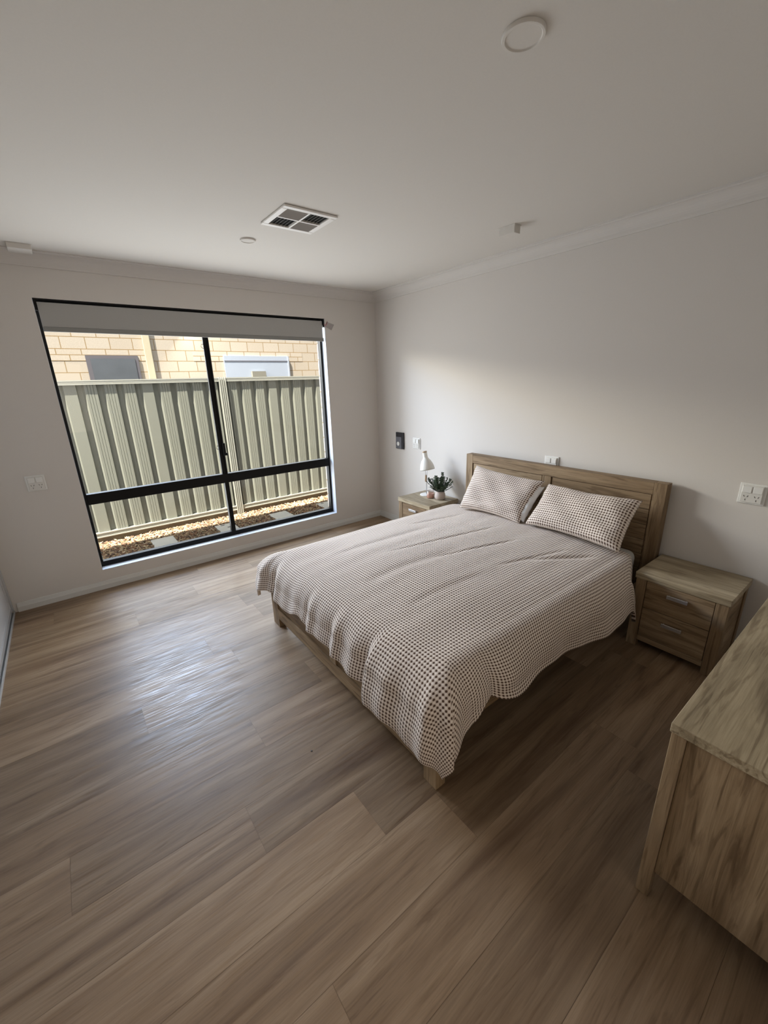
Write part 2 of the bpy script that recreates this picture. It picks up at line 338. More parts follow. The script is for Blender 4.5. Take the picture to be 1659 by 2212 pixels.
# ------------------------------------------------------------------ window
win = bpy.data.objects.new('window_1', None); C.objects.link(win); tag(win, kind='structure')
fz0, fz1, tz0, tz1, xm = WZ0 + 0.002, WZ1, 0.733, 0.822, -1.843
bm = nb()
y0, y1 = YF, YF + 0.055
box(bm, WX0 + .003, WX1 - .003, y0, y1, fz0, fz0 + 0.045); box(bm, WX0 + .003, WX1 - .003, y0, y1, fz1 - 0.045, fz1)
box(bm, WX0 + .003, WX0 + 0.022, y0, y1, fz0 + 0.045, fz1 - 0.045); box(bm, WX1 - 0.024, WX1 - .003, y0, y1, fz0 + 0.045, fz1 - 0.045)
box(bm, WX0 + .022, WX1 - .024, y0 - 0.004, y1, tz0, tz1)
obj('window_frame', bm, 'black', win, bevel=0.002)
bm = nb(); box(bm, xm - 0.02, xm + 0.021, y0 + 0.002, y1 - 0.005, fz0 + 0.045, tz0); obj('mullion', bm, 'black', win, bevel=0.002)
bm = nb(); box(bm, xm - 0.028, xm + 0.004, y0 + 0.004, y0 + 0.026, tz1, fz1 - 0.045); box(bm, xm - 0.002, xm + 0.03, y0 + 0.028, y0 + 0.05, tz1, fz1 - 0.045)
box(bm, xm + 0.006, xm + 0.022, y0 + 0.0, y0 + 0.024, tz1, fz1 - 0.045); obj('sash_stile', bm, 'black', win, bevel=0.0015)
for (a0, a1, c0, c1, yy) in ((WX0 + .02, xm - .02, fz0 + .04, tz0 + .01, .03), (xm + .02, WX1 - .02, fz0 + .04, tz0 + .01, .03), (WX0 + .02, xm, tz1 - .01, fz1 - .04, .014), (xm, WX1 - .02, tz1 - .01, fz1 - .04, .04)):
    obj('pane', B(a0, a1, y0 + yy, y0 + yy + .003, c0, c1), 'glass', win)
bm = nb(); box(bm, xm + 0.004, xm + 0.030, y0 - 0.020, y0, 1.005, 1.125); box(bm, xm + 0.012, xm + 0.040, y0 - 0.026, y0 - 0.016, 1.004, 1.03); obj('latch', bm, 'black', win, bevel=0.003)
for zz in (1.995, 1.085):
    bm = nb(); tube(bm, [(xm - .028, y0 - .003, zz + .018), (xm - .045, y0 - .005, zz + .017), (xm - .053, y0 - .006, zz), (xm - .045, y0 - .005, zz - .014), (xm - .028, y0 - .003, zz - .015)], 0.0022, 8); obj('pull_loop', bm, 'black', win, smooth=True)

# roller blind
bl = root('roller_blind', (-1.83, 0.03, WZ1), 'grey fabric roller blind pulled part way down over the black window', 'blind')
bx = lambda bm, x0, x1, y0, y1, z0, z1: box(bm, x0 + 1.83, x1 + 1.83, y0 - .03, y1 - .03, z0 - WZ1, z1 - WZ1)
bm = nb(); tube(bm, [(-1.15, 0.016, -0.045), (1.15, 0.016, -0.045)], 0.024, 20); obj('roller_tube', bm, 'blind', bl, smooth=True)
bm = nb(); bx(bm, -2.988, -0.672, 0.022, 0.0235, 2.10, 2.262); obj('fabric', bm, 'blind', bl)
bm = nb(); bx(bm, -2.988, -0.664, 0.015, 0.031, 2.066, 2.100); obj('bottom_rail', bm, 'blindrail', bl, bevel=0.005)
bm = nb(); bx(bm, -3.006, -0.655, 0.012, 0.06, 2.272, 2.283); obj('head_rail', bm, 'black', bl)
for xx in (-3.006, -0.668):
    bm = nb(); bx(bm, xx, xx + 0.012, 0.004, 0.05, 2.205, 2.283); obj('bracket', bm, 'black', bl, bevel=0.002)
tg = root('safety_tag', (-0.63, -0.004, 2.21), 'small clear plastic safety tag with pink print by the top right corner of the window', 'tag')
bm = nb(); vs = [bm.verts.new(p) for p in ((0.0, 0, .045), (.088, 0, .022), (.052, 0, -.034), (-.022, 0, 0.002))]
f = bm.faces.new(vs); e = bmesh.ops.extrude_face_region(bm, geom=[f]); bmesh.ops.translate(bm, verts=[v for v in e['geom'] if isinstance(v, bmesh.types.BMVert)], vec=(0, -.0015, 0)); obj('plastic_sleeve', bm, 'tag', tg)
bm = nb(); tube(bm, [(-.036, -.004, .022), (-.018, -.005, .004), (.000, -.004, .03), (.008, -.003, .05)], .0032, 8); obj('cord', bm, 'pink', tg, smooth=True)

# ------------------------------------------------------------------ wardrobe with sliding doors on the left wall
wr = root('wardrobe', (-3.62, 0, 0), 'built-in wardrobe with pale sliding doors on an aluminium floor track at the left wall', 'wardrobe')
def WB(name, m, x0, x1, y0, y1, z0, z1, bv=0.001, p=None): return obj(name, B(x0, x1, y0, y1, z0, z1), m, p or wr, bevel=bv)
bm = nb(); box(bm, -.10, 0.0, -3.19, -0.013, 0, .006); box(bm, -.006, 0.0, -3.19, -0.013, .006, .020); box(bm, -.052, -.047, -3.19, -0.013, .006, .018); obj('floor_track', bm, 'steel', wr, bevel=0.001)
WB('jamb', 'steel', -.10, -0.004, -0.016, -0.001, .02, 2.15)
WB('head_track', 'steel', -.10, 0.0, -3.19, -0.016, 2.10, 2.15)
for i, (ya, yb, xx) in enumerate(((-1.02, -0.02, -.046), (-2.05, -0.98, -.096), (-3.15, -2.02, -.046))):
    d = WB('sliding_door', 'door', xx + .012, xx + .024, ya + .03, yb - .03, .06, 2.07)
    for s0, s1 in ((ya, ya + .03), (yb - .03, yb)): WB('stile', 'steel', xx, xx + .034, s0, s1, .024, 2.10, .003, d)
    WB('bottom_rail', 'steel', xx + .002, xx + .032, ya + .03, yb - .03, .024, .06, .002, d)

# ------------------------------------------------------------------ bed
BY0, BY1, BXF, BXH, BYC = -3.13, -1.454, -2.091, -0.107, -2.292
bed = root('bed_frame', (-1.1, BYC, 0), 'oak timber queen bed frame with panelled headboard and low footboard', 'bed')
def BB(name, m, x0, x1, y0, y1, z0, z1, p=None, bv=0.002): return obj(name, B(x0 + 1.1, x1 + 1.1, y0 - BYC, y1 - BYC, z0, z1), m, p or bed, bevel=bv)
hy0, hy1, hz = -3.150, -1.504, 0.993
hb = BB('headboard', 'oak_y', BXH + .014, -.035, hy0 + .07, hy1 - .07, .18, hz - .07)
BB('top_rail', 'oak_y', BXH, -.030, hy0 + .0745, hy1 - .0745, hz - .078, hz, hb)
BB('stile', 'oak_z', BXH, -.030, hy0, hy0 + .074, 0.0, hz, hb); BB('stile', 'oak_z', BXH, -.030, hy1 - .074, hy1, 0.0, hz, hb)
BB('stile', 'oak_z', BXH, -.09, -2.365, -2.29, .18, hz - .0785, hb)
for pa, pb in ((hy0 + .082, -2.373), (-2.282, hy1 - .082)):
    for q in range(6):
        z1_ = hz - .082 - q * .104
        BB('panel_board', 'oak_y', BXH + .006, BXH + .016, pa, pb, z1_ - .101, z1_, hb, .0015)
fb = BB('footboard', 'oak_y', BXF + .010, BXF + .035, BY0 + .06, BY1 - .06, .145, .34)
BB('bottom_rail', 'oak_y', BXF, BXF + .045, BY0 + .078, BY1 - .098, .068, .150, fb)
BB('top_rail', 'oak_y', BXF, BXF + .045, BY0 + .078, BY1 - .098, .30, .345, fb)
BB('centre_stile', 'oak_z', BXF, BXF + .03, -2.335, -2.265, .1505, .2995, fb)
for ya, yb in ((BY0, BY0 + .078), (BY1 - .098, BY1)):
    BB('leg', 'oak_z', BXF, BXF + .055 + .02 * 0, ya, yb, 0.0, .345)
for ya, yb in ((BY0 + .002, BY0 + .027), (BY1 - .027, BY1 - .002)):
    BB('side_rail', 'oak_x', BXF + .055, -.09, ya, yb, .245, .335)
bm = nb()
for k in range(12): box(bm, BXF + .06 + k * .165 + 1.1, BXF + .13 + k * .165 + 1.1, BY0 + .03 - BYC, BY1 - .03 - BYC, .262, .28)
obj('slat_base', bm, 'beech', bed)
mt = obj('mattress', B(-2.035, -.12, -3.055, -1.529, .285, .522), 'mattress', bevel=0.05, seg=5)
tag(mt, 'pale mattress lying on the oak bed frame beneath the waffle quilt', 'mattress')

# ------------------------------------------------------------------ duvet
def smooth(a, b, x):
    t = np.clip((x - a) / (b - a), 0, 1); return t * t * (3 - 2 * t)
XI, YN, YFR, R0, ZT = -1.965, -3.045, -1.565, 0.165, 0.556      # inner edges where the drape begins, top height
XHD = -0.22                                                     # head end
nu, nv = 250, 250
DF, DS = 0.42, 0.40
_n = [(rng.uniform(1, 9, 2), rng.uniform(0, 6.28), 1) for _ in range(14)]
def vnoise(x, y, f, seed):
    r = np.random.RandomState(seed); out = 0
    for _ in range(7):
        a = r.uniform(0, 2 * PI); k = f * r.uniform(.6, 1.6); out = out + np.sin(k * (x * math.cos(a) + y * math.sin(a)) + r.uniform(0, 6.28))
    return out / 7
def duvet_point(s, t):
    """s: cloth distance towards the foot past XI (negative on the bed); t: y coordinate of the cloth, beyond YN/YFR it hangs"""
    s = np.asarray(s, float); t = np.asarray(t, float)
    ds = np.maximum(s, 0); dn = np.maximum(YN - t, 0); df = np.maximum(t - YFR, 0)
    dy = np.where(dn > 0, -dn, df); d = np.hypot(ds, dy)
    bx = XI - np.minimum(s, 0); by = np.clip(t, YN, YFR)
    # hem lengths: scale the hanging cloth so that its edge comes where it should
    ux = np.where(d > 1e-6, -ds / np.maximum(d, 1e-6), 0); uy = np.where(d > 1e-6, dy / np.maximum(d, 1e-6), 0)
    hem_side = 0.285 + 0.075 * smooth(-1.4, -.6, bx) + 0.02 * np.exp(-((bx + 1.62) / .09) ** 2) - .035 * np.exp(-((bx + 1.84) / .05) ** 2) + .02 * smooth(-1.88, -1.96, bx)
    hem_foot = 0.352 + 0.012 * np.sin(by * 9) + 0.07 * smooth(-2.69, -2.74, by) + .02 * smooth(-2.9, -3.03, by) - 0.045 * np.exp(-((by + 2.0) / .09) ** 2)
    hem_far = 0.36 + 0 * by
    side = np.where(dy < 0, hem_side, hem_far)
    cq = (2 * np.abs(ux * uy)) ** 2
    sc = (1 - .10 * cq) * np.sqrt((ux * hem_foot / DF) ** 2 + (uy * side / DS) ** 2); d = d * np.where(d > 0, sc, 1)
    a = np.minimum(d / R0, PI / 2); hang = np.maximum(d - R0 * PI / 2, 0)
    out = R0 * np.sin(a) + 0.0 * hang; drop = R0 * (1 - np.cos(a)) + hang
    # puffy hanging edge, bulging out then tucking back in at the hem
    bul = 0.026 * np.sin(np.clip(hang / 0.20, 0, 1) * PI * .8) * (1 + .3 * np.sin(bx * 7) * np.abs(uy))
    out = (out + bul) * (1 + .34 * cq)
    w = np.clip(d / .22, 0, 1)
    # folds hanging at the foot
    def fold(c, wd, amp): return amp * np.exp(-((by + (t < YN) * 0 - c) / wd) ** 2)
    foot = (np.abs(ux) > .6) * 1.0
    fl = (fold(-1.62, .035, -.030) + fold(-1.70, .05, .012) + fold(-2.10, .03, -.014) + fold(-2.16, .04, .014) + fold(-2.43, .035, .013) + fold(-2.37, .03, -.010)
          + fold(-2.60, .05, .012) + .030 * smooth(-2.695, -2.735, by) * (1 - smooth(-2.85, -3.0, by) * .5) + fold(-2.69, .03, -.016) + .003 * np.sin(by * 41)) 
    out = out + foot * w * w * fl
    ang = np.arctan2(ds, np.abs(dy) + 1e-9); corner = np.sin(2 * ang) ** 2 * ((ds > 0) & (np.abs(dy) > 0))
    out = out + corner * w * w * (.018 * np.cos(ang * 10) - .012 + np.where(dy > 0, .05, .0))
    out = out + (1 - foot) * w * w * (.006 * np.sin(bx * 8 + 1) + .003 * np.sin(bx * 23) - .02 * np.exp(-((bx + 1.80) / .035) ** 2) + .02 * np.exp(-((bx + 1.70) / .07) ** 2))
    x = bx + ux * out; y = by + uy * out
    end = smooth(0, .16, d) * .24; x = x - end * (bx - XI) / (XHD - XI)
    # gentle crown over the mattress plus wrinkles
    yc = (by - YN) / (YFR - YN); crown = 0.045 * np.sin(PI * np.clip(yc, 0, 1)) ** .8 * smooth(XI - .0, XI + .45, bx)
    z = ZT + crown - drop
    tw = 1 - np.clip(d / .1, 0, 1) * .6
    z = z + tw * (.006 * vnoise(bx * .5, by, 9, 3) + .0035 * vnoise(bx * .3, by * 1.6, 20, 5) + .0008 * vnoise(bx, by, 50, 8))
    # long soft furrows running up the bed and a few sharp creases near the pillows
    for (px, py, qx, qy, wd, am) in ((-1.45, -2.10, -.62, -2.26, .014, -.006), (-1.30, -2.36, -.75, -2.50, .012, -.006), (-1.1, -2.68, -.62, -2.80, .014, -.005),
                                     (-1.75, -1.85, -1.0, -1.9, .030, -.005), (-1.8, -2.3, -1.15, -2.36, .035, -.005), (-1.8, -2.65, -1.3, -2.68, .03, -.005), (-.9, -2.75, -.55, -2.95, .02, -.008), (-1.0, -1.75, -.55, -1.85, .02, -.006)):
        L2 = (qx - px) ** 2 + (qy - py) ** 2; tt = ((bx - px) * (qx - px) + (by - py) * (qy - py)) / L2
        dd = np.abs((bx - px) * (qy - py) - (by - py) * (qx - px)) / math.sqrt(L2)
        z = z + tw * am * np.exp(-(dd / wd) ** 2) * smooth(-.15, .15, tt) * (1 - smooth(.85, 1.15, tt))
    # head end rolls down
    hd = smooth(XHD - .10, XHD + .0, bx); z = z - .10 * (1 - np.sqrt(np.clip(1 - hd ** 2, 0, 1))) 
    return x, y, z
S = np.linspace(XI - XHD, 0, 290); S = np.concatenate([S, np.linspace(0, DF, 75)[1:]])
Tn = np.linspace(YN - DS, YN, 66)[:-1]; Tm = np.linspace(YN, YFR, 270); Tf = np.linspace(YFR, YFR + DS, 66)[1:]
T = np.concatenate([Tn, Tm, Tf]); SS, TT = np.meshgrid(S, T, indexing='ij')
X, Y, Z = duvet_point(SS, TT)
bm = nb(); uvl = bm.loops.layers.uv.new('cloth'); ni, nj = SS.shape
V = [[bm.verts.new((X[i, j] + 1.2, Y[i, j] - BYC, Z[i, j] - .5)) for j in range(nj)] for i in range(ni)]
U_ = {}
for i in range(ni):
    for j in range(nj): U_[V[i][j]] = (SS[i, j] + 5, TT[i, j] + 5)
for i in range(ni - 1):
    for j in range(nj - 1):
        f = bm.faces.new((V[i][j], V[i + 1][j], V[i + 1][j + 1], V[i][j + 1]))
        for l in f.loops: l[uvl].uv = U_[l.vert]
dv = obj('duvet', bm, 'waffle', smooth=True); dv.location = (-1.2, BYC, .5)
md = dv.modifiers.new('thickness', 'SOLIDIFY'); md.thickness = 0.022; md.offset = -1; md.use_rim = True; md.use_even_offset = False
tag(dv, 'puffy pink and brown waffle check duvet draped over the bed', 'duvet')

# ------------------------------------------------------------------ pillows
def pillow_mesh(corners, th, n=60, m_=40, seed=1, pinch=.028, grow=1.0):
    TL, TR, BR, BL = [Vector(c) for c in corners]; cen = (TL + TR + BR + BL) / 4
    nrm = (TR - TL).cross(BL - TL).normalized()
    if nrm.x > 0: nrm = -nrm
    bm = nb(); uvl = bm.loops.layers.uv.new('cloth'); sides = []; wd = (TR - TL).length; ht = (BL - TL).length; UVS = {}
    r = np.random.RandomState(seed); ph = r.uniform(0, 6, 8)
    for sgn in (1, -1):
        G = []
        for i in range(n + 1):
            row = []
            for j in range(m_ + 1):
                u, v = i / n, j / m_; a, bb = 2 * u - 1, 2 * v - 1
                p = TL.lerp(TR, u).lerp(BL.lerp(BR, u), v)
                ex = (p - cen)
                k = pinch * (1 - a * a) * abs(bb) ** 3; k2 = pinch * (1 - bb * bb) * abs(a) ** 3
                up = (TL - BL).normalized(); rt = (TR - TL).normalized()
                p = p - up * (k * (-bb) / max(abs(bb), 1e-6)) * .8 - rt * (k2 * a / max(abs(a), 1e-6)) * .6
                prof = ((1 - a ** 4) * (1 - bb ** 4)); prof = max(prof, 0) ** .48
                wr_ = .004 * math.sin(9 * u + 7 * v + ph[0]) + .003 * math.sin(17 * u - 11 * v + ph[1]) + .003 * math.sin(31 * v + 6 * u + ph[2])
                edge = math.exp(-((1 - abs(a)) / .12)) + math.exp(-((1 - abs(bb)) / .12))
                wr_ += .004 * edge * math.sin(38 * (u + v) + ph[3]) * min(1, prof * 2)
                h = prof * th * (.5 + .08 * math.sin(3 * u + ph[4])) + wr_ * min(1, prof * 1.5)
                q = p + nrm * h * sgn
                if sgn < 0 and (i in (0, n) or j in (0, m_)): vtx = sides[0][i][j]
                else: vtx = bm.verts.new(q)
                row.append(vtx); UVS[vtx] = (u * wd + 2, v * ht + 2)
            G.append(row)
        sides.append(G)
        for i in range(n):
            for j in range(m_):
                f = bm.faces.new((G[i][j], G[i + 1][j], G[i + 1][j + 1], G[i][j + 1]))
                for l in f.loops: l[uvl].uv = UVS[l.vert]
    return bm, cen
def pillow(corners, th, seed, label, opening=None):
    cen = sum((Vector(c) for c in corners), Vector()) / 4
    r = root('pillow', cen, label, 'pillow', 'pillows leaning on the headboard')
    loc = [Vector(c) - cen for c in corners]
    bm, _ = pillow_mesh(loc, th, seed=seed); obj('pillowcase', bm, 'waffle', r, smooth=True)
    # stitched edge piping at the seam
    n = 26; pts = []
    if opening:
        TL, TR, BR, BL = loc; rt = (TR - TL).normalized(); nr = (TR - TL).cross(BL - TL).normalized(); nr = -nr if nr.x > 0 else nr
        q = [TL.lerp(TR, .6) + (BL - TL) * .16, TR + rt * .020 + (BR - TR) * .10 - nr * .012, BR + rt * .020 + (TR - BR) * .06 - nr * .012, BL.lerp(BR, .6) + (TL - BL) * .16]
        bm, _ = pillow_mesh(q, th * .42, seed=seed + 5, pinch=.02); o = obj('inner_pillow', bm, 'innerpillow', r, smooth=True); o['label'] = 'plain white pillow showing at the open end of the case'
    return r
pillow([(-.195, -1.700, .925), (-.195, -2.368, .893), (-.44, -2.335, .600), (-.44, -1.735, .592)], .145, 2, 'waffle check pillow nearer the window, white pillow showing at its open end', True)
pillow([(-.195, -2.402, .882), (-.195, -3.056, .886), (-.45, -3.065, .603), (-.43, -2.378, .612)], .150, 4, 'waffle check pillow on the side of the bed away from the window')

# ------------------------------------------------------------------ bedside tables
def handle(name, parent, x, yc, zc, ln=.105):
    bm = nb(); box(bm, x - .022, x - .016, yc - ln / 2, yc + ln / 2, zc - .011, zc + .011)
    box(bm, x - .017, x, yc - ln / 2 + .004, yc - ln / 2 + .012, zc - .006, zc + .006); box(bm, x - .017, x, yc + ln / 2 - .012, yc + ln / 2 - .004, zc - .006, zc + .006)
    o = obj(name, bm, 'metal', parent, bevel=.0015); o['label'] = 'flat brushed metal handle'; return o
def nightstand(ytop, label):
    """local origin at the back corner nearest the window, on the floor; x goes to the wall, y along it"""
    r = root('bedside_table', (0, ytop, 0), label, 'bedside table', 'matching oak bedside tables'); w = .474
    def P(name, m, x0, x1, y0, y1, z0, z1, p=None, bv=.002): return obj(name, B(x0, x1, y0, y1, z0, z1), m, p or r, bevel=bv)
    P('tabletop', 'oaktop_y', -.413, -.014, -w, 0, .462, .502)
    for ya, yb in ((-.064, -.007), (-w + .007, -w + .064)):
        P('leg', 'oak_z', -.408, -.355, ya, yb, 0, .4615); P('leg', 'oak_z', -.075, -.022, ya, yb, 0, .4615)
    P('side_panel', 'oak_x', -.354, -.076, -.030, -.014, .05, .461); P('side_panel', 'oak_x', -.354, -.076, -w + .014, -w + .030, .05, .461)
    P('back_panel', 'oak_y', -.035, -.027, -w + .065, -.065, .05, .461)
    P('bottom_rail', 'oak_y', -.406, -.356, -w + .0645, -.0645, .046, .082)
    P('divider', 'slot', -.396, -.06, -w + .065, -.065, .084, .460, bv=0)
    for z0, z1 in ((.281, .459), (.0845, .277)):
        d = P('drawer', 'oak_y', -.406, -.390, -w + .067, -.067, z0, z1); handle('handle', d, -.406, -w / 2, (z0 + z1) / 2 + .036)
    return r
nightstand(-3.164, 'oak bedside table with two drawers, bare top, between the headboard and the chest of drawers')
nightstand(-.858, 'oak bedside table in the room corner carrying the white lamp and plant')

# ------------------------------------------------------------------ chest of drawers
ds = root('chest_of_drawers', (-1.815, -3.797, 0), 'large oak chest of drawers seen from its end panel, cut by the photo edge', 'chest of drawers')
def D(name, m, x0, x1, y0, y1, z0, z1, p=None, bv=.002): return obj(name, B(x0, x1, y0, y1, z0, z1), m, p or ds, bevel=bv)
LX, LY = 1.25, -.47
D('top', 'oaktop_x', 0, LX, LY, 0, .674, .705)
for xa in (.006, LX - .046):
    D('leg', 'oak_z', xa, xa + .040, -.041, -.004, 0, .6735); D('leg', 'oak_z', xa, xa + .040, LY + .004, LY + .041, 0, .6735)
D('end_panel', 'oak_z', .014, .032, LY + .0415, -.0415, .116, .6735); D('end_panel', 'oak_z', LX - .032, LX - .014, LY + .0415, -.0415, .116, .6735)
D('back_panel', 'oak_x', .05, LX - .05, LY + .010, LY + .020, .116, .6735); D('base_panel', 'oak_x', .033, LX - .033, LY + .03, -.03, .100, .118)
for i in range(3):
    for j in range(3):
        xa = .05 + i * .384; za = .123 + j * .184
        d = D('drawer', 'oak_x', xa, xa + .380, -.024, -.008, za, za + .180)
        bm = nb(); box(bm, xa + .13, xa + .25, .010, .015, za + .115, za + .135); box(bm, xa + .134, xa + .142, -.008, .011, za + .12, za + .13); box(bm, xa + .238, xa + .246, -.008, .011, za + .12, za + .13)
        obj('handle', bm, 'metal', d, bevel=.001)

# ------------------------------------------------------------------ things on the bedside table
lp = root('table_lamp', (-.145, -1.008, .502), 'white bell shade lamp with a round base on the corner bedside table', 'lamp')
bm = nb(); lathe(bm, [(0, 0), (.066, 0), (.069, .003), (.069, .007), (.066, .010), (.012, .011), (.010, .016), (0, .016)], seg=48); obj('base', bm, 'white', lp, smooth=False, bevel=.001)
bm = nb(); tube(bm, [(0, 0, .01), (0, 0, .38)], .0048, 12); obj('pole', bm, 'metal', lp, smooth=True)
axis = Vector((-.04, .20, .96)).normalized(); q = Vector((0, 0, 1)).rotation_difference(axis).to_matrix()
sc_ = Vector((-.055, -.070, .288))
prof = [(.074, 0), (.0735, .012), (.069, .038), (.060, .066), (.047, .092), (.034, .110), (.026, .121), (.0235, .134), (.0235, .168), (.021, .176), (.0, .178)]
prof2 = [(r - .003 if r > .01 else 0, max(z - .003, 0)) for r, z in prof][::-1]
bm = nb(); lathe(bm, prof[:-1] + [(.021, .1765)] + [(0.0205, .172)] + [p for p in prof2 if .02 < p[0]] , c=sc_, seg=40, mtx=q)
sh = obj('shade', bm, 'lampwhite', lp, smooth=True)
bm = nb(); lathe(bm, [(0, .172), (.0222, .172), (.0232, .176), (.0222, .187), (.019, .190), (0, .190)], c=sc_, seg=28, mtx=q); obj('shade_cap', bm, 'beech', lp, smooth=False, bevel=.001)
bm = nb(); tube(bm, [(0, 0, .378), tuple(sc_ + q @ Vector((0, 0, .10)))], .006, 10); obj('knuckle', bm, 'metal', lp, smooth=True)
bm = nb(); tube(bm, [(-.035, -.025, .33), (-.035, -.023, .222)], .0024, 8); tube(bm, [(-.035, -.025, .33), (0, 0, .35)], .0024, 8); obj('rod', bm, 'metal', lp, smooth=True)
bm = nb(); tube(bm, [(-.035, -.023, .223), (-.035, -.023, .218), (-.035, -.023, .158), (-.035, -.023, .152)], [.006, .0095, .0095, .005], 14); o = obj('grip', bm, 'beech', lp, smooth=True); o['label'] = 'light timber grip'

pl = root('potted_plant', (-.155, -1.215, .502), 'small bushy dark green plant in a pinkish clay pot beside the lamp', 'plant')
bm = nb(); lathe(bm, [(0, 0), (.040, 0), (.050, .010), (.054, .030), (.052, .052), (.046, .068), (.044, .078), (.047, .084), (.044, .085), (.040, .078), (.040, .070), (0, .070)], seg=36); obj('pot', bm, 'pot', pl, smooth=True)
bm = nb(); lathe(bm, [(0, .071), (.040, .071), (.038, .078), (0, .081)], seg=24); obj('soil', bm, 'soil', pl, smooth=True)
bs, bf = nb(), nb()
for k in range(34):
    a = random.uniform(0, 2 * PI); el = random.uniform(.35, 1.45); ln = random.uniform(.10, .155) * (1 if el < 1 else 1.05)
    p0 = Vector((math.cos(a) * .02, math.sin(a) * .02, .076)); dr = Vector((math.cos(a) * math.cos(el), math.sin(a) * math.cos(el), math.sin(el)))
    pts = [p0 + dr * (ln * t_) + Vector((0, 0, .02 * t_ * t_)) for t_ in (0, .33, .66, 1)]
    tube(bs, pts, [.0018, .0015, .0012, .0008], 5)
    for t_ in np.linspace(.22, 1, 9):
        for sgn in (-1, 1):
            p = p0 + dr * (ln * t_) + Vector((0, 0, .02 * t_ * t_)); sd = dr.cross(Vector((0, 0, 1))).normalized() * sgn
            sd = (sd + dr * .7 + Vector((random.uniform(-.4, .4), random.uniform(-.4, .4), random.uniform(-.1, .6)))).normalized(); up = sd.cross(dr).normalized()
            wv = sd.cross(up).normalized(); l_, w_ = random.uniform(.016, .024), random.uniform(.0065, .009)
            q_ = [p, p + sd * l_ * .35 + wv * w_, p + sd * l_ * .75 + wv * w_ * .8, p + sd * l_ + up * .001, p + sd * l_ * .75 - wv * w_ * .8, p + sd * l_ * .35 - wv * w_]
            bf.faces.new([bf.verts.new(v) for v in q_])
obj('stems', bs, 'stem', pl); fo = obj('foliage', bf, 'leaf', pl); fo.modifiers.new('thick', 'SOLIDIFY').thickness = .0008
ca = root('candle', (-.195, -1.118, .502), 'small peach candle in a clear glass between lamp base and plant pot', 'candle')
bm = nb(); lathe(bm, [(0, 0), (.034, 0), (.037, .003), (.038, .078), (.0365, .078), (.0355, .006), (0, .005)], seg=32); obj('glass', bm, 'cglass', ca, smooth=True)
bm = nb(); lathe(bm, [(0, .006), (.034, .006), (.0345, .050), (0, .049)], seg=32); obj('wax', bm, 'candle', ca, smooth=False)
bm = nb(); tube(bm, [(0, 0, .048), (.001, 0, .060)], .001, 6); obj('wick', bm, 'slot', ca)

# ------------------------------------------------------------------ power outlets and control panel
def outlet(loc, rz, label):
    """plate 120 x 118 mm in the local yz plane facing -x"""
    r = root('power_outlet', loc, label, 'power outlet', 'white double power outlets', rz)
    obj('plate', B(-.008, 0, -.060, .060, -.059, .059), 'white', r, bevel=.003, seg=3)
    obj('inner_block', B(-.016, -.008, -.047, .047, -.050, .050), 'socket', r, bevel=.002)
    for yy in (-.024, .024): obj('switch_rocker', B(-.021, -.016, yy - .021, yy + .021, .006, .044), 'white', r, bevel=.003)
    for yy in (-.024, .024):
        bm = nb()
        for (a, b_, an) in ((-.008, -.014, .5), (.008, -.014, -.5), (0, -.034, 0)):
            c_, s_ = math.cos(an), math.sin(an)
            vs = [bm.verts.new((-.0168, yy + a + c_ * u - s_ * v, b_ + s_ * u + c_ * v)) for u, v in ((-.0015, -.005), (.0015, -.005), (.0015, .005), (-.0015, .005))]
            bm.faces.new(vs)
        obj('socket_slots', bm, 'slot', r)
    return r
outlet((0, -.697, .995), 0, 'white power outlet above the lamp, beside the dark wall control')
outlet((0, -2.297, .995), 0, 'white power outlet half hidden behind the top of the headboard')
outlet((0, -3.537, .992), 0, 'white power outlet on the wall above the bare bedside table')
outlet((-3.273, 0, .988), PI / 2, 'white power outlet low on the wall left of the window')
cp = root('wall_control', (0, -.423, 1.0), 'dark rectangular wall control with a round white dial near the room corner', 'wall control')
obj('housing', B(-.020, 0, -.065, .065, -.093, .093), 'paneldark', cp, bevel=.004)
obj('face_plate', B(-.0225, -.0201, -.034, .061, -.088, .042), 'panelgrey', cp, bevel=.001)
bm = nb(); lathe(bm, [(0, 0), (.024, 0), (.024, .005), (.021, .008), (0, .008)], c=(-.0226, .015, -.035), seg=32, mtx=Matrix.Rotation(-PI / 2, 3, 'Y')); obj('dial', bm, 'white', cp, smooth=False, bevel=.001)

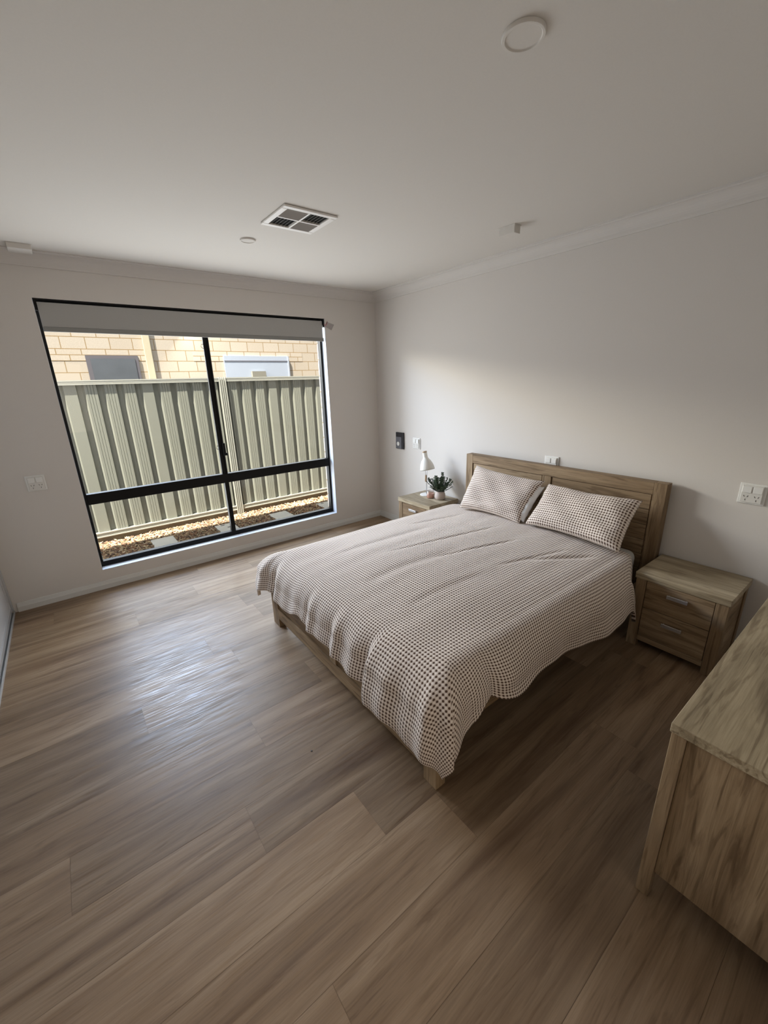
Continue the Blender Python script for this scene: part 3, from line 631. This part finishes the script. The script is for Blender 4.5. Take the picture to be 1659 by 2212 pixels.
# ------------------------------------------------------------------ ceiling fittings
vs_ = .331; v = root('ceiling_vent', (-1.854 + vs_ / 2, -1.717 + vs_ / 2, HC), 'square white four-way air conditioning vent in the ceiling', 'vent')
h = vs_ / 2; bm = nb()
for a in ((-h, h, -h, -h + .034), (-h, h, h - .034, h), (-h, -h + .034, -h + .034, h - .034), (h - .034, h, -h + .034, h - .034)): box(bm, *a, -.012, -.0005)
obj('frame', bm, 'ventwhite', v, bevel=.004)
bm = nb(); g = h - .034; box(bm, -.0055, .0055, -g, g, -.0115, -.001); box(bm, -g, -.0055, -.0055, .0055, -.0115, -.001); box(bm, .0055, g, -.0055, .0055, -.0115, -.001); obj('cross_bar', bm, 'ventwhite', v)
obj('duct_back', B(-g, g, -g, g, -.0008, -.0002), 'grille', v)
for (qx, qy, ori) in ((-1, 1, 'y'), (1, -1, 'y'), (-1, -1, 'x'), (1, 1, 'x')):
    bm = nb(); x0, x1 = sorted((qx * .0065, qx * (g - .001))); yy0, yy1 = sorted((qy * .0065, qy * (g - .001)))
    for k in range(6):
        t0 = .006 + k * (g - .008) / 6
        if ori == 'y':                                   # blades running along y, tilted in x
            xa = x0 + t0; p = ((xa, yy0, -.011), (xa, yy1, -.011), (xa + .012, yy1, -.002), (xa + .012, yy0, -.002))
        else:
            ya = yy0 + t0; p = ((x0, ya + .012, -.011), (x1, ya + .012, -.011), (x1, ya, -.002), (x0, ya, -.002))
        vv = [bm.verts.new(c_) for c_ in p]; f = bm.faces.new(vv)
        e = bmesh.ops.extrude_face_region(bm, geom=[f]); bmesh.ops.translate(bm, verts=[w_ for w_ in e['geom'] if isinstance(w_, bmesh.types.BMVert)], vec=(0, 0, -.0010))
    obj('louvre_blades', bm, 'slatgrey', v)
def downlight(x, y, r_, label):
    o = root('downlight', (x, y, HC), label, 'ceiling light', 'round flush ceiling lights')
    bm = nb(); lathe(bm, [(r_ * .80, -.006), (r_ * .84, -.010), (r_ * .97, -.010), (r_, -.006), (r_, 0), (r_ * .8, 0)], seg=48); obj('trim_ring', bm, 'ceiling', o, smooth=False, bevel=.001)
    bm = nb(); lathe(bm, [(0, -.0065), (r_ * .80, -.0065), (r_ * .80, -.002), (0, -.002)], seg=48); obj('diffuser', bm, 'ceiling', o)
downlight(-1.787, -3.123, .060, 'round white ceiling light near the top edge of the photo')
downlight(-1.805, -1.045, .050, 'round white ceiling light between the vent and the window')
s1 = root('ceiling_sensor', (-.515, -2.15, HC), 'small white box fixed to the ceiling over the headboard side', 'sensor')
obj('housing', B(-.030, .030, -.060, .060, -.048, 0), 'ceiling', s1, bevel=.003); 
obj('mounting_plate', B(-.033, .033, -.063, .063, -.004, 0), 'ceiling', s1, bevel=.001)
s2 = root('cornice_sensor', (-3.005, -.155, HC), 'small white box against the cornice above the left end of the window', 'sensor')
obj('housing', B(-.063, .063, -.062, .062, -.032, 0), 'ceiling', s2, bevel=.003); obj('mounting_plate', B(-.066, .066, -.064, .064, -.004, 0), 'ceiling', s2, bevel=.001)

# a dark speck on the planks
bm = nb(); lathe(bm, [(0, 0), (.0045, 0), (.004, .002), (0, .003)], seg=12); o = obj('floor_speck', bm, 'slot'); o.location = (-2.41, -2.62, 0.0); tag(o, 'tiny dark speck of dirt lying on the plank floor', 'speck')

# ------------------------------------------------------------------ outside
bm = nb(); box(bm, -9, 6, .11, .25, -.3, WZ0 - .03); box(bm, -9, WX0 - .0, .11, .25, WZ0 - .03, 2.5); box(bm, WX1 + .03, 6, .11, .25, WZ0 - .03, 2.5); box(bm, WX0, WX1 + .03, .11, .25, WZ1 - .02, 2.5)
o = obj('wall_exterior', bm, 'blocks'); tag(o, kind='structure')
bm = nb(); box(bm, -9, 6, .25, .60, 2.46, 2.50); box(bm, -9, 6, .60, .66, 2.40, 2.56); tag(obj('trim_4', bm, 'soffit'), kind='structure')
bm = nb(); vv = [bm.verts.new(p) for p in ((-9, .66, 2.56), (6, .66, 2.56), (6, -5.5, 4.4), (-9, -5.5, 4.4), (-9, .66, 2.6), (6, .66, 2.6), (6, -5.5, 4.44), (-9, -5.5, 4.44))]
for f in ((0, 1, 2, 3), (4, 5, 6, 7), (0, 1, 5, 4), (2, 3, 7, 6)): bm.faces.new([vv[i] for i in f])
tag(obj('roof_slab', bm, 'roof'), kind='structure')
bm = nb(); box(bm, -9, 6, .25, 4.1, GZ - .12, GZ - .02); tag(obj('ground', bm, 'plinth'), kind='structure')

# loose pebbles / bark chips
bm = nb(); cl = bm.loops.layers.float_color.new('tone'); cols = [(.44, .31, .19), (.34, .18, .10), (.54, .42, .27), (.26, .15, .10), (.48, .34, .21), (.17, .11, .085), (.60, .49, .34)]
slabs = [(-3.22, -2.975), (-2.49, -2.245), (-1.765, -1.535), (-1.05, -.79), (-.32, -.06)]
oct_ = [(1, 0, 0), (0, 1, 0), (-1, 0, 0), (0, -1, 0), (0, 0, 1), (0, 0, -1)]; of = [(0, 1, 4), (1, 2, 4), (2, 3, 4), (3, 0, 4), (1, 0, 5), (2, 1, 5), (3, 2, 5), (0, 3, 5)]
for k in range(12000):
    x = random.uniform(-3.35, .45); y = random.uniform(.62, 1.485)
    if y < 1.185 and y > .6 and any(a - .005 < x < b_ + .005 for a, b_ in slabs): continue
    a = random.uniform(0, 6.28); l_, w_, h_ = random.uniform(.014, .034), random.uniform(.009, .016), random.uniform(.005, .012)
    tx, ty = random.uniform(-.7, .7), random.uniform(-.7, .7); z = GZ - .012 + random.uniform(0, .020) + 0.0 * y
    vs = []
    for (u, v_, w2) in oct_:
        px, py, pz = u * l_ * random.uniform(.8, 1.1), v_ * w_ * random.uniform(.8, 1.1), w2 * h_
        vs.append(bm.verts.new((x + px * math.cos(a) - py * math.sin(a), y + px * math.sin(a) + py * math.cos(a), z + pz + tx * px + ty * py)))
    c_ = random.choice(cols); j = random.uniform(.85, 1.2)
    for f in of:
        ff = bm.faces.new([vs[i] for i in f])
        for l in ff.loops: l[cl] = (c_[0] * j, c_[1] * j, c_[2] * j, 1)
o = obj('gravel', bm, 'pebble'); tag(o, 'brown and tan loose stones covering the strip between house and fence', 'gravel', kind='stuff')
slab_lab = ['stepping stone at the far left corner of the window', 'pale stepping stone in the gravel, second from the left, below the left pane', 'stepping stone with two dark marks, behind the centre mullion', 'plain pale stepping stone below the right pane, second from the right', 'stepping stone at the right edge of the window with a dark mark']
for i, (a, b_) in enumerate(slabs):
    bm = nb(); box(bm, a, b_, .70, 1.18, GZ - .04, GZ + .005)
    o = obj('stepping_stone', bm, 'slab', bevel=.006); tag(o, slab_lab[i], 'stepping stone', 'square stepping stones in the gravel')
    if i in (2, 4):
        obj('dark_slot', B(a + .07, a + .115, 1.125, 1.145, GZ + .0052, GZ + .007), 'slot', o)
        if i == 2: obj('dark_slot', B(a + .12, a + .175, 1.01, 1.03, GZ + .0052, GZ + .007), 'slot', o)

# steel fence: two runs of ribbed sheet, each with rails, and the post between them
YP = 1.50; PT = .1815
def fence_run(x_edges, xa, xb, label, flip=0):
    r = root('steel_fence', (xa, YP, GZ), label, 'fence', 'ribbed steel fence panels'); bm = nb(); pts = []
    for k, xe in enumerate(x_edges):
        y_p, y_t = .016, .058; smooth_pan = ((k + flip) % 4 == 1)
        pts.append((xe - .018, y_t)); pts.append((xe, y_p))
        if not smooth_pan:
            for q in range(3): c_ = xe + .026 + q * .026; pts += [(c_ - .004, y_p), (c_, y_p + .005), (c_ + .004, y_p)]
        pts.append((xe + .106, y_p)); pts.append((xe + .114, y_t))
    pts = [(min(max(px, xa), xb), py) for px, py in pts]
    A = [[bm.verts.new((px - xa, py, z - GZ)) for px, py in pts] for z in (.02, 1.72)]
    for i in range(len(pts) - 1): bm.faces.new((A[0][i], A[0][i + 1], A[1][i + 1], A[1][i]))
    o = obj('ribbed_sheet', bm, 'fence', r); o.modifiers.new('t', 'SOLIDIFY').thickness = .0012
    bm = nb(); box(bm, 0, xb - xa, -.003, .055, 1.703 - GZ, 1.745 - GZ); box(bm, 0, xb - xa, -.008, .0, 1.735 - GZ, 1.748 - GZ); box(bm, 0, xb - xa, -.007, .0, 1.70 - GZ, 1.712 - GZ); box(bm, 0, xb - xa, -.006, .0, 1.719 - GZ, 1.727 - GZ)
    obj('top_rail', bm, 'fencerail', r)
    bm = nb(); box(bm, 0, xb - xa, .0, .055, .014 - GZ, .068 - GZ); box(bm, 0, xb - xa, -.010, .0, .058 - GZ, .070 - GZ); box(bm, 0, xb - xa, -.012, .0, .012 - GZ, .024 - GZ); box(bm, 0, xb - xa, -.005, .0, .036 - GZ, .044 - GZ)
    obj('bottom_rail', bm, 'fencerail', r)
    obj('plinth_board', B(0, xb - xa, .015, .04, -.05, .012 - GZ), 'plinth', r)
    return r
fence_run([-2.937 + PT * k for k in range(-9, 10)], -4.6, -1.3565, 'ribbed pale green steel fence panel behind the left half of the window')
fence_run([-.879 + PT * k for k in range(-3, 12)], -1.2675, 1.2, 'ribbed pale green steel fence panel behind the right half of the window', 1)
fp = root('fence_post', (-1.312, YP, GZ), 'upright fluted steel fence post between the two ribbed panels', 'post')
bm = nb(); box(bm, -.043, .043, -.012, .06, -.05, 1.80)
for xx in (-.040, -.018, .004, .032): box(bm, xx - .004, xx + .005, -.026, -.012, -.05, 1.80)
obj('post_body', bm, 'fencerail', fp)

# neighbour's house
nh = root('neighbour_house', (-1, 4.1, GZ), 'cream block house wall beyond the fence with downpipe and two openings', 'house')
def H(name, m, x0, x1, y0, y1, z0, z1, p=None, bv=0): return obj(name, B(x0 + 1, x1 + 1, y0 - 4.1, y1 - 4.1, z0 - GZ, z1 - GZ), m, p or nh, bevel=bv)
H('wall', 'blocks', -6, 6, 4.1, 4.3, GZ, 2.75)
H('half_course', 'halfblocks', -2.95, -1.64, 4.097, 4.0995, 2.068, 2.239); H('half_course', 'halfblocks', -.95, 1.166, 4.097, 4.0995, 2.068, 2.239)
w1 = H('window', 'nframe', -2.528, -1.815, 4.07, 4.096, 1.10, 2.15); o = H('pane', 'nwin', -2.47, -1.865, 4.062, 4.069, 1.16, 2.10, w1)
w2 = H('shuttered_opening', 'ndoor', -.434, .842, 4.07, 4.096, .9, 2.162); H('lintel_line', 'nframe', -.434, .842, 4.064, 4.0695, 2.068, 2.080, w2); H('frame_edge', 'ndoor', .82, .845, 4.055, 4.0695, .9, 2.162, w2)
H('vent_box', 'nbox', .045, .315, 4.0, 4.062, 1.60, 1.887, w2)
H('downpipe', 'cream', -1.708, -1.597, 4.05, 4.096, GZ, 2.72, bv=.01)
bm = nb(); vv = [bm.verts.new(p) for p in ((-6, .0, 2.76), (7, .0, 2.76), (7, 4.5, 4.1), (-6, 4.5, 4.1), (-6, .0, 2.82), (7, .0, 2.82), (7, 4.5, 4.16), (-6, 4.5, 4.16))]
for f in ((0, 1, 2, 3), (4, 5, 6, 7), (0, 1, 5, 4), (2, 3, 7, 6)): bm.faces.new([vv[i] for i in f])
obj('roof', bm, 'roof', nh)
